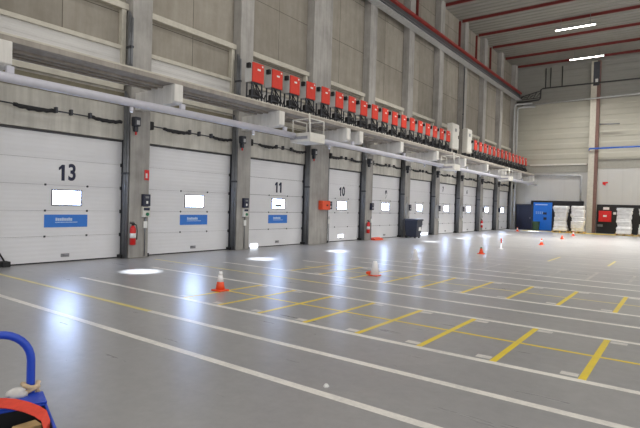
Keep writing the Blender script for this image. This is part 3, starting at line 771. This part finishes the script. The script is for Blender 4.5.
# local frame: x along the rear flange (negative = away from the corner), y = away from the tray (tray lies at y < 0)
Lx, Ly, zt = .62, .42, .75
MB().box(-Lx, -.01, zt - .012, 0, .135, zt).build('rear_flange', M['trolley_blue'], tr, bevel=.003)
s = MB(); s.box(-.012, -Ly, .30, 0, 0, zt - .012); s.box(-Lx, -Ly, .30, -Lx + .012, 0, zt - .012); s.box(-Lx, -.012, .30, 0, 0, zt - .012); s.box(-Lx, -Ly, .30, 0, -Ly + .012, zt - .012)
s.build('tray_wall', M['trolley_blue'], tr, bevel=.003)
s = MB(); s.box(-Lx + .013, -Ly + .013, .31, -.013, -.013, .33); s.box(-.018, -Ly + .013, .33, -.013, -.013, zt - .02); s.box(-Lx + .013, -.018, .33, -.013, -.013, zt - .02)
s.build('tray_lining', M['trolley_black'], tr)
def arc(cx, cz, r, a0, a1, n=8): return [(cx + r*math.cos(a0 + (a1 - a0)*k/n), cz + r*math.sin(a0 + (a1 - a0)*k/n)) for k in range(n + 1)]
xr, xl, zh = -.052, -Lx + .05, 1.045
path = [(xr, .45)] + [(xr, .8)] + arc(xr - .14, zh - .14, .14, 0, PI/2) + arc(xl + .14, zh - .14, .14, PI/2, PI) + [(xl, .8), (xl, .45)]
MB().tube([(x, .155, z) for x, z in path], .019, 12).build('handle', M['trolley_blue'], tr)
lgs = [(-.03, -.03), (-Lx + .03, -.03), (-.03, -Ly + .03), (-Lx + .03, -Ly + .03)]
for x, y in lgs:
    MB().box(x - .018, y - .018, .12, x + .018, y + .018, .32).build('leg', M['trolley_blue'], tr)
    wq = MB(); wq.tube([(x - .015, y, .06), (x + .015, y, .06)], .06, 14); wq.build('wheel', M['black'], tr)
# strap: flat band looping over the flange and down into the tray
def band(pts, w, t, name, m, parent, side):
    g = MB(); bm = g.bm; side = Vector(side).normalized(); rows = []
    pts = [Vector(p) for p in pts]
    for i, p in enumerate(pts):
        tg = (pts[min(i+1, len(pts)-1)] - pts[max(i-1, 0)]).normalized(); nn = tg.cross(side).normalized()
        rows.append([bm.verts.new(p + a*side*w/2 + b*nn*t/2) for a, b in ((-1, -1), (1, -1), (1, 1), (-1, 1))])
    for A, B in zip(rows, rows[1:]):
        for k in range(4): bm.faces.new([A[k], A[(k+1) % 4], B[(k+1) % 4], B[k]])
    bm.faces.new(rows[0][::-1]); bm.faces.new(rows[-1])
    return g.build(name, m, parent)
band([(-.34, .09, .752), (-.277, .073, .758), (-.221, .05, .765), (-.174, .007, .77), (-.134, -.031, .77), (-.092, -.089, .768), (-.058, -.150, .764), (-.036, -.205, .758), (-.030, -.26, .735), (-.040, -.31, .69), (-.048, -.34, .64)], .07, .004, 'strap', M['strap'], tr, (.45, 1, .25))
rg = empty('cleaning_rag', (0, 0, 0))
bpy.data.objects.remove(rg)
g = MB(); rr = random.Random(5); rings = []
for k in range(7):
    z = .0 + .075*k/6; r0 = .052*math.sqrt(max(.02, 1 - (k/6.2)**2)) + .004
    rings.append([g.bm.verts.new((r0*(1 + .28*rr.uniform(-1, 1))*math.cos(2*PI*s/14)*1.25, r0*(1 + .28*rr.uniform(-1, 1))*math.sin(2*PI*s/14)*.7, z)) for s in range(14)])
for A, B in zip(rings, rings[1:]):
    for s in range(14):
        f = g.bm.faces.new([A[s], A[(s+1) % 14], B[(s+1) % 14], B[s]]); f.smooth = True
g.bm.faces.new(rings[0][::-1]); g.bm.faces.new(rings[-1])
o = g.build('cleaning_rag', M['cloth']); R0 = Matrix.Rotation(ang, 4, 'Z'); o.matrix_basis = Matrix.Translation((-2.392, 1.129, 0)) @ R0 @ Matrix.Translation((-.115, .105, zt)) @ Matrix.Scale(.62, 4); tag(o, 'crumpled white rag lying on the blue trolley behind its handle', 'rag')
o = MB().tube([Vector((xr + .034*math.cos(a), .155 + .034*math.sin(a), zt - .006 + .012*math.sin(a*1.5) + .004*a)) for a in [2*PI*k/12*1.6 for k in range(16)]], .011, 8).build('rope', M['rope'])
o.matrix_basis = Matrix.Translation((-2.392, 1.129, 0)) @ R0; tag(o, 'beige rope wound round the foot of the trolley handle', 'rope')
o = MB().box(-.05, -.035, 0, .05, .035, .36).build('wood_block', M['wood'], bevel=.006)
o.matrix_basis = Matrix.Translation((-2.392, 1.129, 0)) @ R0 @ Matrix.Translation((-.09, -.11, .335)) @ Matrix.Rotation(.3, 4, 'Z') ; tag(o, 'pale wood offcut standing in the black trolley tray', 'wood')

# ------------------------------------------------------------------ light, world, camera
wd = bpy.data.worlds.new('World'); S.world = wd; wd.use_nodes = True
bg = wd.node_tree.nodes['Background']; bg.inputs['Color'].default_value = (1.0, .985, .96, 1); bg.inputs['Strength'].default_value = 1.15

cd = bpy.data.cameras.new('Camera'); cam = bpy.data.objects.new('Camera', cd); COL.objects.link(cam)
cd.sensor_width = 36; cd.lens = 36*499.15/640; cd.clip_end = 300
yaw, pitch, roll = -.63441, -.01767, -.02789
f = Vector((math.sin(yaw)*math.cos(pitch), math.cos(yaw)*math.cos(pitch), math.sin(pitch)))
r = Vector((math.cos(yaw), -math.sin(yaw), 0)); d = f.cross(r)
r2 = math.cos(roll)*r + math.sin(roll)*d; d2 = -math.sin(roll)*r + math.cos(roll)*d
mw = Matrix((r2, -d2, -f)).transposed().to_4x4(); mw.translation = (0, 0, 1.7); cam.matrix_world = mw
S.camera = cam
S.view_settings.view_transform = 'Standard'; S.view_settings.look = 'None'; S.view_settings.gamma = 1; S.view_settings.use_curve_mapping = False
S.view_settings.exposure = 0.0
S.cycles.use_denoising = True; S.cycles.max_bounces = 8; S.cycles.diffuse_bounces = 5; S.cycles.sample_clamp_indirect = 6
